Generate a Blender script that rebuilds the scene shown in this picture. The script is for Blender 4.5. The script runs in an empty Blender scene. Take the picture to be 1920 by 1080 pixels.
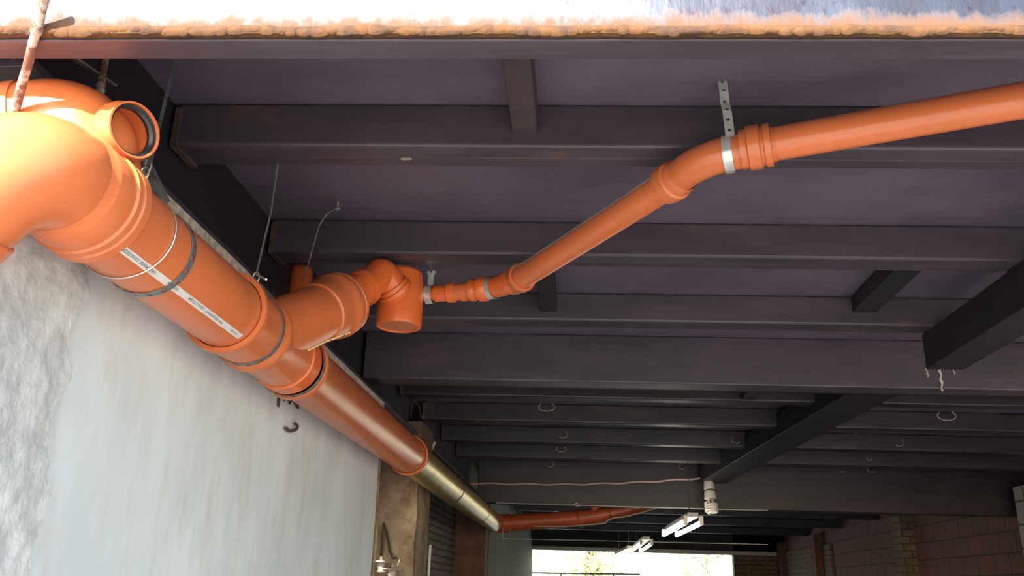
import bpy, math, random
from mathutils import Vector as V, Matrix, noise
random.seed(7)
S = bpy.context.scene
COL = S.collection
H = 1.6            # eye height above the floor; coordinates below are measured from eye height
PI = math.pi

# ------------------------------------------------------------------ camera
FPX = 1600.0
def _n(a): return V(a).normalized()
_d = _n((1085-960, 540-1105, -FPX))                       # world +Y seen from the camera
_e = _n((2085-960, 540-(1105+1000*.031), -FPX))
_u = _e.cross(_d).normalized()
if _u.y < 0: _u = -_u
_x = _d.cross(_u)
RW = Matrix((_x, _d, _u))                                 # camera -> world
cam = bpy.data.cameras.new('camera'); co = bpy.data.objects.new('camera', cam); COL.objects.link(co)
cam.sensor_width = 36; cam.lens = 36*FPX/1920; cam.clip_start = .02; cam.clip_end = 400
M4 = RW.to_4x4(); M4.translation = V((0, 0, H)); co.matrix_world = M4
S.camera = co
def ray(px, py):
    v = RW @ V((px-960, 540-py, -FPX)); return v/v.y
def atY(px, py, Y): return ray(px, py)*Y
def atZ(px, py, z): r = ray(px, py); return r*(z/r.z)

# ------------------------------------------------------------------ view, sky, sun
S.view_settings.view_transform = 'Standard'; S.view_settings.look = 'None'
S.view_settings.gamma = 1; S.view_settings.use_curve_mapping = False
S.view_settings.exposure = 1.42
w = bpy.data.worlds.new('sky'); S.world = w; w.use_nodes = True
nt = w.node_tree; nt.nodes.clear()
bg = nt.nodes.new('ShaderNodeBackground'); out = nt.nodes.new('ShaderNodeOutputWorld')
sk = nt.nodes.new('ShaderNodeTexSky'); sk.sky_type = 'NISHITA'; sk.sun_disc = False
sk.sun_elevation = math.radians(28); sk.sun_rotation = math.radians(200); sk.air_density = 1.3; sk.dust_density = 1.2
bg.inputs[1].default_value = 0.29
nt.links.new(sk.outputs[0], bg.inputs[0]); nt.links.new(bg.outputs[0], out.inputs[0])
sl = bpy.data.lights.new('sun', 'SUN'); sl.energy = 9.5; sl.angle = math.radians(1.0); sl.color = (1, .95, .87)
so = bpy.data.objects.new('sun', sl); COL.objects.link(so)
SUN_DIR = V((0.22, .85, -.50)).normalized()              # travels from behind the camera, downward
so.rotation_euler = SUN_DIR.to_track_quat('-Z', 'Y').to_euler(); so.location = (-4, -6, 12)

# ------------------------------------------------------------------ materials
def mat(name, base, rough=.5, metal=0., var=0., scale=6., stretch=(1, 1, 1), col2=None, ramp=(.4, .6), bump=0., bscale=30.,
        coat=0., emit=None, emit_s=0., spec=.5):
    m = bpy.data.materials.new(name); m.use_nodes = True
    t = m.node_tree; b = t.nodes['Principled BSDF']
    b.inputs['Base Color'].default_value = (*base, 1); b.inputs['Roughness'].default_value = rough
    b.inputs['Metallic'].default_value = metal; b.inputs['Specular IOR Level'].default_value = spec
    b.inputs['Coat Weight'].default_value = coat; b.inputs['Coat Roughness'].default_value = .12
    if emit: b.inputs['Emission Color'].default_value = (*emit, 1); b.inputs['Emission Strength'].default_value = emit_s
    g = t.nodes.new('ShaderNodeNewGeometry')
    mp = t.nodes.new('ShaderNodeMapping'); mp.inputs['Scale'].default_value = stretch
    t.links.new(g.outputs['Position'], mp.inputs['Vector'])
    m['_map'] = mp.name
    last = None
    if col2 or var:
        nz = t.nodes.new('ShaderNodeTexNoise'); nz.inputs['Scale'].default_value = scale; nz.inputs['Detail'].default_value = 8
        nz.inputs['Roughness'].default_value = .65
        t.links.new(mp.outputs[0], nz.inputs['Vector'])
        cr = t.nodes.new('ShaderNodeValToRGB'); cr.color_ramp.elements[0].position = ramp[0]; cr.color_ramp.elements[1].position = ramp[1]
        c2 = col2 if col2 else tuple(c*(1-var) for c in base)
        cr.color_ramp.elements[0].color = (*base, 1); cr.color_ramp.elements[1].color = (*c2, 1)
        t.links.new(nz.outputs['Fac'], cr.inputs[0]); last = cr.outputs[0]
        t.links.new(last, b.inputs['Base Color'])
    if bump:
        n2 = t.nodes.new('ShaderNodeTexNoise'); n2.inputs['Scale'].default_value = bscale; n2.inputs['Detail'].default_value = 6
        t.links.new(mp.outputs[0], n2.inputs['Vector'])
        bp = t.nodes.new('ShaderNodeBump'); bp.inputs['Strength'].default_value = bump; bp.inputs['Distance'].default_value = .01
        t.links.new(n2.outputs['Fac'], bp.inputs['Height']); t.links.new(bp.outputs[0], b.inputs['Normal'])
    return m
def mix_over(m, col, scale, lo, hi, stretch=(1, 1, 1), zband=None, zsoft=.02, rough=None, off=(0, 0, 0)):
    """lay a second colour over a material where a noise passes lo..hi (optionally only below a height, for rust that has a place)"""
    t = m.node_tree; b = t.nodes['Principled BSDF']
    g = t.nodes.new('ShaderNodeNewGeometry'); mp = t.nodes.new('ShaderNodeMapping')
    mp.inputs['Scale'].default_value = stretch; mp.inputs['Location'].default_value = off
    t.links.new(g.outputs['Position'], mp.inputs['Vector'])
    nz = t.nodes.new('ShaderNodeTexNoise'); nz.inputs['Scale'].default_value = scale; nz.inputs['Detail'].default_value = 9; nz.inputs['Roughness'].default_value = .7
    t.links.new(mp.outputs[0], nz.inputs['Vector'])
    mr = t.nodes.new('ShaderNodeMapRange'); mr.inputs[1].default_value = lo; mr.inputs[2].default_value = hi
    src = nz.outputs['Fac']
    if zband is not None:
        sp = t.nodes.new('ShaderNodeSeparateXYZ'); t.links.new(g.outputs['Position'], sp.inputs[0])
        zr = t.nodes.new('ShaderNodeMapRange'); zr.inputs[1].default_value = zband+zsoft; zr.inputs[2].default_value = zband-zsoft
        zr.inputs[3].default_value = -.5; zr.inputs[4].default_value = .5
        t.links.new(sp.outputs['Z'], zr.inputs[0])
        ad = t.nodes.new('ShaderNodeMath'); ad.operation = 'ADD'
        t.links.new(src, ad.inputs[0]); t.links.new(zr.outputs[0], ad.inputs[1]); src = ad.outputs[0]
    t.links.new(src, mr.inputs[0])
    mx = t.nodes.new('ShaderNodeMix'); mx.data_type = 'RGBA'
    t.links.new(mr.outputs[0], mx.inputs[0])
    ls = b.inputs['Base Color'].links
    if ls: t.links.new(ls[0].from_socket, mx.inputs[6])
    else: mx.inputs[6].default_value = b.inputs['Base Color'].default_value
    mx.inputs[7].default_value = (*col, 1); t.links.new(mx.outputs[2], b.inputs['Base Color'])
    if rough is not None:
        rr = t.nodes.new('ShaderNodeMapRange'); rr.inputs[3].default_value = b.inputs['Roughness'].default_value; rr.inputs[4].default_value = rough
        t.links.new(mr.outputs[0], rr.inputs[0]); t.links.new(rr.outputs[0], b.inputs['Roughness'])
        if b.inputs['Metallic'].default_value > 0:
            r2 = t.nodes.new('ShaderNodeMapRange'); r2.inputs[3].default_value = b.inputs['Metallic'].default_value; r2.inputs[4].default_value = 0
            t.links.new(mr.outputs[0], r2.inputs[0]); t.links.new(r2.outputs[0], b.inputs['Metallic'])
    return m
PVC = mat('orange_pvc', (.56, .145, .050), .28, var=.08, scale=3, bump=.03, bscale=160)
PVC_RED = mat('dusty_red_pvc', (.42, .075, .03), .42, var=.2, scale=9)
PVC_FIT = mat('bright_orange_pvc', (.62, .125, .028), .27, var=.08, scale=4)
RUBBER = mat('black_rubber', (.012, .013, .016), .35)
ZINC = mat('galvanised_steel', (.66, .69, .66), .26, metal=.6, var=.25, scale=20)
ZINC_DULL = mat('dull_zinc', (.30, .31, .33), .42, metal=.7, var=.3, scale=30)
WIRE = mat('bare_wire', (.62, .58, .54), .32, metal=.85)
THINWIRE = mat('dark_wire', (.12, .10, .10), .5, metal=.3)
LABEL = mat('label_film', (.62, .60, .58), .45, var=.1, scale=40)
INK = mat('black_ink', (.03, .03, .035), .6)
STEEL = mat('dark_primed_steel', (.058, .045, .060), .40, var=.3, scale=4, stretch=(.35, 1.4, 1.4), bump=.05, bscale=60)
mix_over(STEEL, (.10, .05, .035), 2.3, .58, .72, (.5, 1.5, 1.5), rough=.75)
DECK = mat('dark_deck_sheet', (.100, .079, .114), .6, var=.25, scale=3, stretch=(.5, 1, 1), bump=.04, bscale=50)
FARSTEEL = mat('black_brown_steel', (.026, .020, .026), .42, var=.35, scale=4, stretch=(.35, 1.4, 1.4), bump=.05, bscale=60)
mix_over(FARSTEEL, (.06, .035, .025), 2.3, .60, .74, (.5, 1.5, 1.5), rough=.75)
BLACK = mat('black_primed_steel', (.014, .0115, .016), .55, var=.3, scale=5)
NEAR = mat('mill_scale_steel', (.060, .066, .085), .40, metal=.9, var=.35, scale=5, stretch=(1.2, 1, .35), bump=.06, bscale=70)
mix_over(NEAR, (.035, .026, .035), 26, .54, .64, (1, 1, .5), rough=.7)
mix_over(NEAR, (.05, .03, .03), 3, .5, .75, (1, 1, .3), rough=.6, off=(1, 3, 2))
mix_over(NEAR, (.066, .026, .008), 16, .45, .75, (1, 1, .6), zband=H+1.222, zsoft=.06, rough=.8)
WELD = mat('rusty_weld', (.072, .027, .0035), .9, col2=(.034, .0125, .004), scale=22, ramp=(.42, .62), bump=.3, bscale=90)
RUSTROD = mat('rusty_rod', (.12, .055, .038), .85, col2=(.36, .32, .28), scale=26, stretch=(1, 1, 1), ramp=(.47, .60), bump=.4, bscale=60)
RUST = mat('rust_brown', (.075, .045, .038), .8, var=.5, scale=18)
SCRAPE = mat('scraped_metal', (.36, .27, .24), .6, var=.4, scale=40)
PLASTER = mat('grey_plaster', (.66, .71, .73), .85, var=.16, scale=2.2, stretch=(1, .8, .35), bump=.10, bscale=14, spec=.2)
mix_over(PLASTER, (.50, .52, .51), 7, .60, .85, (1, 2.2, .35))
mix_over(PLASTER, (.52, .50, .45), 4, .50, .80, (1, 1.5, .5), off=(3, 5, 2))
ROUGHC = mat('rough_concrete', (.42, .425, .42), .92, col2=(.54, .545, .54), scale=12, ramp=(.4, .65), bump=.55, bscale=45, spec=.15)
mix_over(ROUGHC, (.34, .33, .31), 5, .55, .75)
PILLC = mat('stained_concrete', (.36, .28, .20), .9, var=.3, scale=4, bump=.3, bscale=30, spec=.15)
mix_over(PILLC, (.17, .105, .065), 3.0, .45, .62, (1, 1, .8))
mix_over(PILLC, (.13, .085, .06), 6, .4, .75, zband=H+.80, zsoft=-.25)
PILLR = mat('red_brown_pillar', (.15, .075, .05), .85, var=.4, scale=6, bump=.25, bscale=30)
PATCH = mat('dark_stain', (.11, .085, .065), .9, var=.4, scale=60)
LEDGE = mat('mortar_ledge', (.60, .52, .42), .95, var=.4, scale=30, bump=.4, bscale=60)
CORD = mat('twisted_cord', (.45, .30, .27), .7)
WHITEP = mat('white_plastic', (.75, .70, .66), .4)
TUBE = mat('fluorescent_tube', (.9, .9, .85), .3, emit=(1, .97, .80), emit_s=6)
CFLG = mat('white_glass', (.80, .74, .70), .25)
FLOORM = mat('concrete_floor', (.12, .115, .11), .8, var=.25, scale=1.5)
GROUND = mat('dry_sandy_ground', (.50, .46, .40), .9, var=.3, scale=1.2)
LEAF = mat('leaf_green', (.42, .55, .16), .5, var=.4, scale=8)
BARK = mat('grey_bark', (.20, .16, .12), .85, var=.3, scale=12)
DARKW = mat('glare_tinted_wall', (.045, .060, .050), .8, var=.3, scale=3)  # green tint is the veiling glare near the gateway, put into the colour
YELLOW = mat('brass_edge', (.7, .55, .15), .3)
def brickmat(name, c1, c2, mortar, bw=.5, rh=.25, swap=True):
    m = mat(name, c1, .85); t = m.node_tree; b = t.nodes['Principled BSDF']
    g = t.nodes.new('ShaderNodeNewGeometry'); sp = t.nodes.new('ShaderNodeSeparateXYZ'); cb = t.nodes.new('ShaderNodeCombineXYZ')
    ad = t.nodes.new('ShaderNodeMath'); ad.operation = 'ADD'
    t.links.new(g.outputs['Position'], sp.inputs[0]); t.links.new(sp.outputs['X'], ad.inputs[0]); t.links.new(sp.outputs['Y'], ad.inputs[1])
    t.links.new(ad.outputs[0], cb.inputs[0]); t.links.new(sp.outputs['Z'], cb.inputs[1])
    br = t.nodes.new('ShaderNodeTexBrick'); br.inputs['Color1'].default_value = (*c1, 1); br.inputs['Color2'].default_value = (*c2, 1)
    br.inputs['Mortar'].default_value = (*mortar, 1); br.inputs['Scale'].default_value = 1; br.inputs['Mortar Size'].default_value = .012
    br.inputs['Brick Width'].default_value = bw; br.inputs['Row Height'].default_value = rh
    t.links.new(cb.outputs[0], br.inputs['Vector']); t.links.new(br.outputs['Color'], b.inputs['Base Color'])
    bp = t.nodes.new('ShaderNodeBump'); bp.inputs['Strength'].default_value = .5; bp.inputs['Distance'].default_value = .01
    t.links.new(br.outputs['Fac'], bp.inputs['Height']); bp.invert = True; t.links.new(bp.outputs[0], b.inputs['Normal'])
    return m
BRICKL = brickmat('pale_brick', (.17, .125, .08), (.13, .095, .065), (.06, .045, .035), .25, .12)
BRICKR = brickmat('red_block', (.17, .075, .07), (.14, .072, .066), (.05, .035, .035), .5, .28)
BRICKD = brickmat('dark_brick', (.10, .075, .065), (.16, .13, .12), (.03, .025, .025), .28, .085)
BLOCKG = brickmat('grey_block', (.34, .32, .33), (.28, .25, .27), (.08, .07, .07), .5, .28)

# ------------------------------------------------------------------ mesh builder
class MB:
    def __init__(s): s.v = []; s.f = []; s.sm = []
    def add(s, vs, fs, smooth=True):
        k = len(s.v); s.v += [V(a) for a in vs]; s.f += [tuple(i+k for i in q) for q in fs]; s.sm += [smooth]*len(fs); return s
    def box(s, lo, hi, rot=None, bev=0):
        lo, hi = V(lo), V(hi)
        c = [(x, y, z) for x in (lo.x, hi.x) for y in (lo.y, hi.y) for z in (lo.z, hi.z)]
        s.add(c, [(0, 1, 3, 2), (4, 6, 7, 5), (0, 4, 5, 1), (2, 3, 7, 6), (0, 2, 6, 4), (1, 5, 7, 3)], False); return s
    def lathe(s, p, ax, prof, seg=48, cap0=False, cap1=False, xr=None, a0=0, a1=2*PI):
        p = V(p); ax = V(ax).normalized()
        r_ = V(xr) if xr else (V((0, 0, 1)) if abs(ax.z) < .9 else V((1, 0, 0)))
        a = (r_ - ax*r_.dot(ax)).normalized(); b = ax.cross(a)
        full = abs(a1-a0-2*PI) < 1e-6
        n = seg if full else seg+1
        vs = []
        for t, r in prof:
            for i in range(n):
                th = a0+(a1-a0)*i/seg; vs.append(p+ax*t+(a*math.cos(th)+b*math.sin(th))*r)
        fs = []
        for j in range(len(prof)-1):
            for i in range(seg):
                i2 = (i+1) % n if full else i+1
                fs.append((j*n+i, j*n+i2, (j+1)*n+i2, (j+1)*n+i))
        if cap0: fs.append(tuple(range(n))[::-1])
        if cap1: fs.append(tuple((len(prof)-1)*n+i for i in range(n)))
        s.add(vs, fs); return s
    def sweep(s, pts, r, seg=32, caps=True):
        pts = [V(q) for q in pts]; n = len(pts)
        rs = r if isinstance(r, (list, tuple)) else [r]*n
        tg = [((pts[min(i+1, n-1)]-pts[max(i-1, 0)])).normalized() for i in range(n)]
        u = tg[0].orthogonal().normalized(); vs = []
        for i in range(n):
            u = (u-tg[i]*u.dot(tg[i])).normalized(); w_ = tg[i].cross(u)
            for k in range(seg):
                th = 2*PI*k/seg; vs.append(pts[i]+(u*math.cos(th)+w_*math.sin(th))*rs[i])
        fs = [(j*seg+k, j*seg+(k+1) % seg, (j+1)*seg+(k+1) % seg, (j+1)*seg+k) for j in range(n-1) for k in range(seg)]
        if caps: fs += [tuple(range(seg))[::-1], tuple((n-1)*seg+k for k in range(seg))]
        s.add(vs, fs); return s
    def bar(s, p, q, wd, ht, up=(0, 0, 1)):
        p, q = V(p), V(q); t = (q-p).normalized(); u = V(up); sd = t.cross(u).normalized(); u = sd.cross(t)
        vs = [e+sd*a*wd/2+u*b*ht/2 for e in (p, q) for a, b in ((-1, -1), (1, -1), (1, 1), (-1, 1))]
        s.add(vs, [(3, 2, 1, 0), (4, 5, 6, 7), (0, 1, 5, 4), (1, 2, 6, 5), (2, 3, 7, 6), (3, 0, 4, 7)], False); return s
    def build(s, name, m, parent=None, label=None, bev=0, cat=None, group=None, kind=None, auto=True):
        me = bpy.data.meshes.new(name)
        vs = [a+V((0, 0, H)) for a in s.v]
        if parent is None:
            lo = V([min(a[i] for a in vs) for i in range(3)]); hi = V([max(a[i] for a in vs) for i in range(3)])
            org = V(((lo.x+hi.x)/2, (lo.y+hi.y)/2, lo.z))
        else:
            org = V((0, 0, 0)); q = parent
            while q is not None: org = org+q.location; q = q.parent
        me.from_pydata([tuple(a-org) for a in vs], [], s.f)
        me.polygons.foreach_set('use_smooth', s.sm); me.update()
        me.materials.append(m)
        o = bpy.data.objects.new(name, me); COL.objects.link(o)
        if parent is None: o.location = org
        else: o.parent = parent
        if any(s.sm): me.set_sharp_from_angle(angle=math.radians(38))
        if bev:
            b = o.modifiers.new('bevel', 'BEVEL'); b.width = bev; b.segments = 3; b.limit_method = 'ANGLE'
        if label: o['label'] = label
        if cat: o['category'] = cat
        if group: o['group'] = group
        if kind: o['kind'] = kind
        return o
def thing(name, label, cat, loc, group=None):
    o = bpy.data.objects.new(name, None); COL.objects.link(o); o.location = V(loc)+V((0, 0, H)); o.empty_display_size = .1
    o['label'] = label; o['category'] = cat
    if group: o['group'] = group
    return o
def struct(mb, name, m, label=None, bev=0): return mb.build(name, m, None, label, bev, kind='structure')
def arc(c, r, a, b, t0, t1, n):   # circle arc, plane a,b
    c, a, b = V(c), V(a).normalized(), V(b).normalized()
    return [c+(a*math.cos(t0+(t1-t0)*i/n)+b*math.sin(t0+(t1-t0)*i/n))*r for i in range(n+1)]
def bezier(p0, p1, p2, p3, n=20):
    p0, p1, p2, p3 = map(V, (p0, p1, p2, p3)); r = []
    for i in range(n+1):
        t = i/n; r.append(p0*(1-t)**3+p1*3*t*(1-t)**2+p2*3*t*t*(1-t)+p3*t**3)
    return r
def corner_path(a, b, c, R, n=16):
    """straight a->b->c with the corner at b rounded"""
    a, b, c = map(V, (a, b, c)); u = (a-b).normalized(); v = (c-b).normalized(); 
    return [a]+bezier(b+u*R, b+u*R*.45, b+v*R*.45, b+v*R, n)+[c]
def socket_prof(r, L, th=.006, flip=False):
    """outside of a push-fit socket from its body end (t=0) to the open lip (t=L), then back inside"""
    k = r*.13+.004
    P = [(0, r), (L*.10, r+th), (L*.50, r+th), (L*.56, r+th+k*.55), (L*.62, r+k+th), (L*.80, r+k+th), (L*.86, r+th+k*.5), (L*.90, r+th+k*.35),
         (L*.93, r+th+k*.62), (L, r+th+k*.62), (L, r+.002), (L*.88, r+.001)]
    return P
def txt_part(body, size, parent, mtx, name='printed_text', m=None, align='LEFT'):
    cu = bpy.data.curves.new(name, 'FONT'); cu.body = body; cu.size = size; cu.align_x = align
    tmp = bpy.data.objects.new('tmp', cu); COL.objects.link(tmp); bpy.context.view_layer.update()
    me = bpy.data.meshes.new_from_object(tmp.evaluated_get(bpy.context.evaluated_depsgraph_get()))
    bpy.data.objects.remove(tmp)
    me.transform(mtx); me.materials.clear(); me.materials.append(m or INK)
    o = bpy.data.objects.new(name, me); COL.objects.link(o); o.parent = parent
    return o

# ------------------------------------------------------------------ structure
KB = .0323                    # the cross beams run a touch off square to the wall
def by(Y0, x): return Y0+KB*x
def cross(mb, Y0, x0, x1, z0, z1, dy):
    vs = [(x, by(Y0, x)+d, z) for x in (x0, x1) for d in (0, dy) for z in (z0, z1)]
    mb.add(vs, [(0, 1, 3, 2), (4, 6, 7, 5), (0, 4, 5, 1), (2, 3, 7, 6), (0, 2, 6, 4), (1, 5, 7, 3)], False)
ZD = 1.62; XR = 5.85; XW = -1.38; YF = 26.0
m = MB(); m.box((-2.2, 1.64, ZD), (6.6, YF+.4, ZD+.12)); struct(m, 'ceiling', DECK)
m = MB(); m.box((-8, 1.5, -H-.1), (12, YF+1, -H)); struct(m, 'floor', FLOORM)
m = MB(); m.box((-60, -60, -H-.3), (70, 90, -H-.11)); struct(m, 'ground', GROUND)
m = MB(); m.box((-60, -60, -H-.109), (70, 1.5, -H-.01)); struct(m, 'ground', GROUND)
m = MB(); m.box((-60, YF+1, -H-.109), (70, 90, -H-.01)); struct(m, 'ground', GROUND)
# plastered wall on the left, its top a mortar ledge
m = MB(); m.box((XW-.25, 1.95, -H), (XW, 5.9, 1.195)); struct(m, 'wall_left', PLASTER)
m = MB(); m.box((XW-.25, 1.95, 1.17), (XW+.006, 5.88, 1.205)); struct(m, 'trim_1', LEDGE)
# dark blockwork between the left pillars and beyond
m = MB(); m.box((-1.95, 7.5, -H), (-1.80, 13.2, ZD)); m.box((-1.95, 5.9, -H), (-1.9, 7.5, ZD)); struct(m, 'wall_left_rear', BRICKD)
m = MB(); m.box((-1.8, 13.3, -H), (XW+.03, YF, 1.6)); struct(m, 'wall_left_far', DARKW)
# far wall around the gateway
GX0, GX1, GZ = XW+.03, 4.42, 1.06
m = MB(); m.box((GX1, YF, -H), (XR+.3, YF+.3, ZD)); struct(m, 'wall_back', BRICKL)
m = MB(); m.box((-2, YF, GZ), (XR+.3, YF+.3, ZD)); struct(m, 'wall_back_lintel', DARKW)
m = MB(); m.box((-2, YF-.04, GZ), (XR, YF, GZ+.10)); struct(m, 'trim_2', ZINC_DULL)
# right wall: block infill and piers
m = MB(); m.box((XR, 3.0, -H), (XR+.3, YF, ZD)); struct(m, 'wall_right', BRICKR)
def pillar(mb, x0, x1, y0, y1, z1, m_, label, jag=0.0, top_j=0.0, name='concrete_pillar', group=None):
    return mb
def rough_block(x0, x1, y0, y1, z0, z1, amp=.01, nz=60, ny=10, nx=6, ragged=None, f=6.0):
    """box with subdivided, noisy faces; ragged(z) shifts the far edge"""
    mb = MB()
    def P(x, y, z):
        if ragged and y > (y0+y1)/2: y = y+ragged(z)*(y-(y0+y1)/2)/((y1-y0)/2)
        d = noise.noise_vector(V((x*f, y*f, z*f)))*amp+noise.noise_vector(V((x*f*4, y*f*4, z*f*4)))*amp*.35
        return V((x, y, z))+d
    def grid(fn, n1, n2, flip=False):
        vs = [fn(i/n1, j/n2) for i in range(n1+1) for j in range(n2+1)]
        fs = []
        for i in range(n1):
            for j in range(n2):
                q = (i*(n2+1)+j, (i+1)*(n2+1)+j, (i+1)*(n2+1)+j+1, i*(n2+1)+j+1)
                fs.append(q[::-1] if flip else q)
        mb.add(vs, fs, True)
    L = lambda a, b, t: a+(b-a)*t
    grid(lambda s, t: P(x1, L(y0, y1, s), L(z0, z1, t)), ny, nz)
    grid(lambda s, t: P(x0, L(y0, y1, s), L(z0, z1, t)), ny, nz, True)
    grid(lambda s, t: P(L(x0, x1, s), y0, L(z0, z1, t)), nx, nz)
    grid(lambda s, t: P(L(x0, x1, s), y1, L(z0, z1, t)), nx, nz, True)
    grid(lambda s, t: P(L(x0, x1, s), L(y0, y1, t), z1), nx, ny)
    grid(lambda s, t: P(L(x0, x1, s), L(y0, y1, t), z0), nx, ny, True)
    return mb
rg = lambda z: .10*noise.noise(V((3.1, 0, z*2.2)))+.05*noise.noise(V((1.3, 5, z*9)))+.02*noise.noise(V((7, 2, z*40)))+.012*z
rough_block(XW-.3, XW+.035, 1.73, 2.085, -H, 1.0, .012, 220, 60, 8, rg).build('concrete_pillar', ROUGHC, None,
    'rough pale grey concrete pillar with a ragged edge at the left of the photo, before the smooth plaster', .0, 'pillar')
rough_block(-1.78, -1.36, 7.3, 7.93, -H, 1.34, .012, 90, 14, 10).build('concrete_pillar', PILLC, None,
    'brown-stained concrete pillar standing at the far end of the plastered wall', 0, 'pillar')
rough_block(-1.80, -1.355, 12.85, 13.25, -H, 1.2, .006, 40, 6, 6).build('concrete_pillar', PILLR, None,
    'narrow dark red-brown pillar just left of and below the far end of the large orange pipe', 0, 'pillar')
# plaster edge bead running down beside the second pillar
m = MB(); m.sweep([(XW+.012+.006*math.sin(z*7), 5.885+.02*math.sin(z*3.3+1), z) for z in [-H+.03+i*.09 for i in range(28)]], .008, 8); struct(m, 'trim_3', PILLC)
# steel sheet/pier strips on the right wall
def rx(px, py=1000): return ray(px, py).x
for px0, px1, mm, zt, lab in ((1690, 1762, BRICKL, 1.10, 'pale brick pier in the right wall, left of the grey block pier'),
                         (1525, 1600, PILLR, 1.20, 'brown plastered pier in the right wall between two brick stretches'),
                         (1405, 1442, PILLR, 1.20, 'narrow dark pier at the right side of the far gateway')):
    Y0_ = (XR-.22)/rx(px0); Y0_ = min(Y0_, YF-.5); Y1_ = max(Y0_+.45, Y0_+.4)
    m = MB(); m.box((XR-.22, Y0_, -H), (XR-.001, Y1_, 1.42)); m.build('wall_pier', mm, None, lab, 0, 'pier')
m = MB(); m.box((XR-.36, 11.0, -H), (XR-.001, 11.5, 1.38)); m.build('wall_pier', BLOCKG, None, 'pale grey block pier at the right edge of the photo', 0, 'pier')
# lit stretch of pale brick near the gateway
m = MB(); m.box((XR-.06, 21.1, -H), (XR-.002, YF-.55, 1.16)); m.build('brick_infill', BRICKL, None, 'pale brick infill panel low in the right wall nearest the bright gateway', 0, 'wall panel')

# ------------------------------------------------------------------ near edge beam with its weld
nb = thing('edge_beam', 'wide silvery steel beam with a rusty weld across the top of the photo', 'beam', (1.8, 1.66, 1.165))
m = MB(); cross(m, 1.612, -1.9, 4.2, 1.186, 2.0, .02); m.build('web_plate', NEAR, nb, 'silvery mill-scale face plate', bev=.004)
m = MB(); cross(m, 1.632, -1.9, 4.2, 1.165, 1.199, .075); cross(m, 1.64, -1.9, 4.2, 1.199, 1.62, .02); m.build('bottom_flange', STEEL, nb, 'dark underside flange', bev=.004)
m = MB(); x = -1.85; k = 0
while x < 3.2:
    if random.random() < .97:
        lw = random.uniform(.016, .036); hh = random.uniform(.010, .0155)
        vs = []; fs = []; n1, n2 = 8, 10
        for i in range(n1+1):
            for j in range(n2):
                th = PI*i/n1; ph = 2*PI*j/n2
                vs.append(V((x+lw*math.cos(th), by(1.612, x)+.006+.010*math.sin(th)*math.cos(ph), 1.180+.003*math.sin(x*23)+hh*math.sin(th)*math.sin(ph))))
        for i in range(n1):
            for j in range(n2): fs.append((i*n2+j, i*n2+(j+1) % n2, (i+1)*n2+(j+1) % n2, (i+1)*n2+j))
        m.add(vs, fs)
    x += random.uniform(.016, .034)
m.sweep([(xx, by(1.612, xx)+.012, 1.182+.002*noise.noise(V((xx*9, 0, 0)))) for xx in [-1.88+.05*i for i in range(108)]], .014, 8)
m.build('weld_bead', WELD, nb, 'orange rusty weld bead')

# ------------------------------------------------------------------ joists
def joist(Y0, label, x0=-1.45, x1=XR, z0=1.45, dy=.165, mat_=STEEL):
    t = thing('ceiling_joist', label, 'beam', ((x0+x1)/2, by(Y0, (x0+x1)/2)+dy/2, z0), 'cross joists under the deck')
    m = MB(); cross(m, Y0, x0, x1, z0, ZD-.001, dy*.55); m.build('near_channel', mat_, t, bev=.012)
    m = MB(); cross(m, Y0+dy*.56, x0, x1, z0+.006, ZD-.001, dy*.44); m.build('far_channel', mat_, t, bev=.010)
    m = MB()
    cross(m, Y0-.004, x0-.005, x0+.02, z0-.006, ZD-.02, dy+.01)
    m.build('rusty_end_weld', RUST, t, 'rusty welded end')
    return t
JL = ['first dark steel joist behind the edge beam, the inclined strap hanging near it',
      'second dark steel joist, passing right above the cylindrical trap',
      'third dark steel joist, right in front of the deep girder',
      'first joist behind the deep girder', 'second joist behind the deep girder', 'third joist behind the deep girder', 'fourth joist behind the deep girder, nearest the hanging lamp girder']
JL[0] = 'first dark steel joist behind the rusty edge beam, crossing behind the upper pipe elbow'
JY = [2.643, 3.668, 4.68, 6.77, 7.85, 9.03, 10.2]
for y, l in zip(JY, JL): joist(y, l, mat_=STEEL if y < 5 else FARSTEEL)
# girders
def girder(Y0, z0, label, x0, x1, dy=.30, mt=STEEL):
    t = thing('deep_girder', label, 'beam', ((x0+x1)/2, by(Y0, 2)+dy/2, z0))
    m = MB(); cross(m, Y0, x0, x1, z0, ZD-.001, dy*.6); m.build('front_channel', mt, t, bev=.008)
    m = MB(); cross(m, Y0+dy*.61, x0, x1, z0+.02, ZD-.001, dy*.39); m.build('rear_channel', BLACK, t, bev=.008)
    return t
girder(5.55, 1.295, 'deep girder with a light-catching face right of centre, above the smaller far joists', -1.45, XR)
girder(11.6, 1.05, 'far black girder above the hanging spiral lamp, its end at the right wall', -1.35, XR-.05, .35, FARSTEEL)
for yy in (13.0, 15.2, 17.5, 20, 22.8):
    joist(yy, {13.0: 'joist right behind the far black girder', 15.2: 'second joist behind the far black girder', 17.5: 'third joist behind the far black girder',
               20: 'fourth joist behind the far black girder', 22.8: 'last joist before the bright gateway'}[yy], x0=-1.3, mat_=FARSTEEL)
# edge beam on the left wall (flange + web)
t = thing('wall_plate_beam', 'dark steel beam lying along the top of the left wall behind the large pipe', 'beam', (-1.47, 12, 1.21))
m = MB(); m.box((-1.53, 1.76, 1.212), (-1.385, 7.25, 1.235)); m.box((-1.53, 7.98, 1.212), (-1.385, 12.8, 1.235)); m.build('bottom_flange', STEEL, t, bev=.003)
m = MB(); m.box((-1.49, 1.76, 1.236), (-1.468, 7.25, ZD-.001)); m.box((-1.49, 7.98, 1.236), (-1.468, 12.8, ZD-.001)); m.build('web', BLACK, t)
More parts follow.
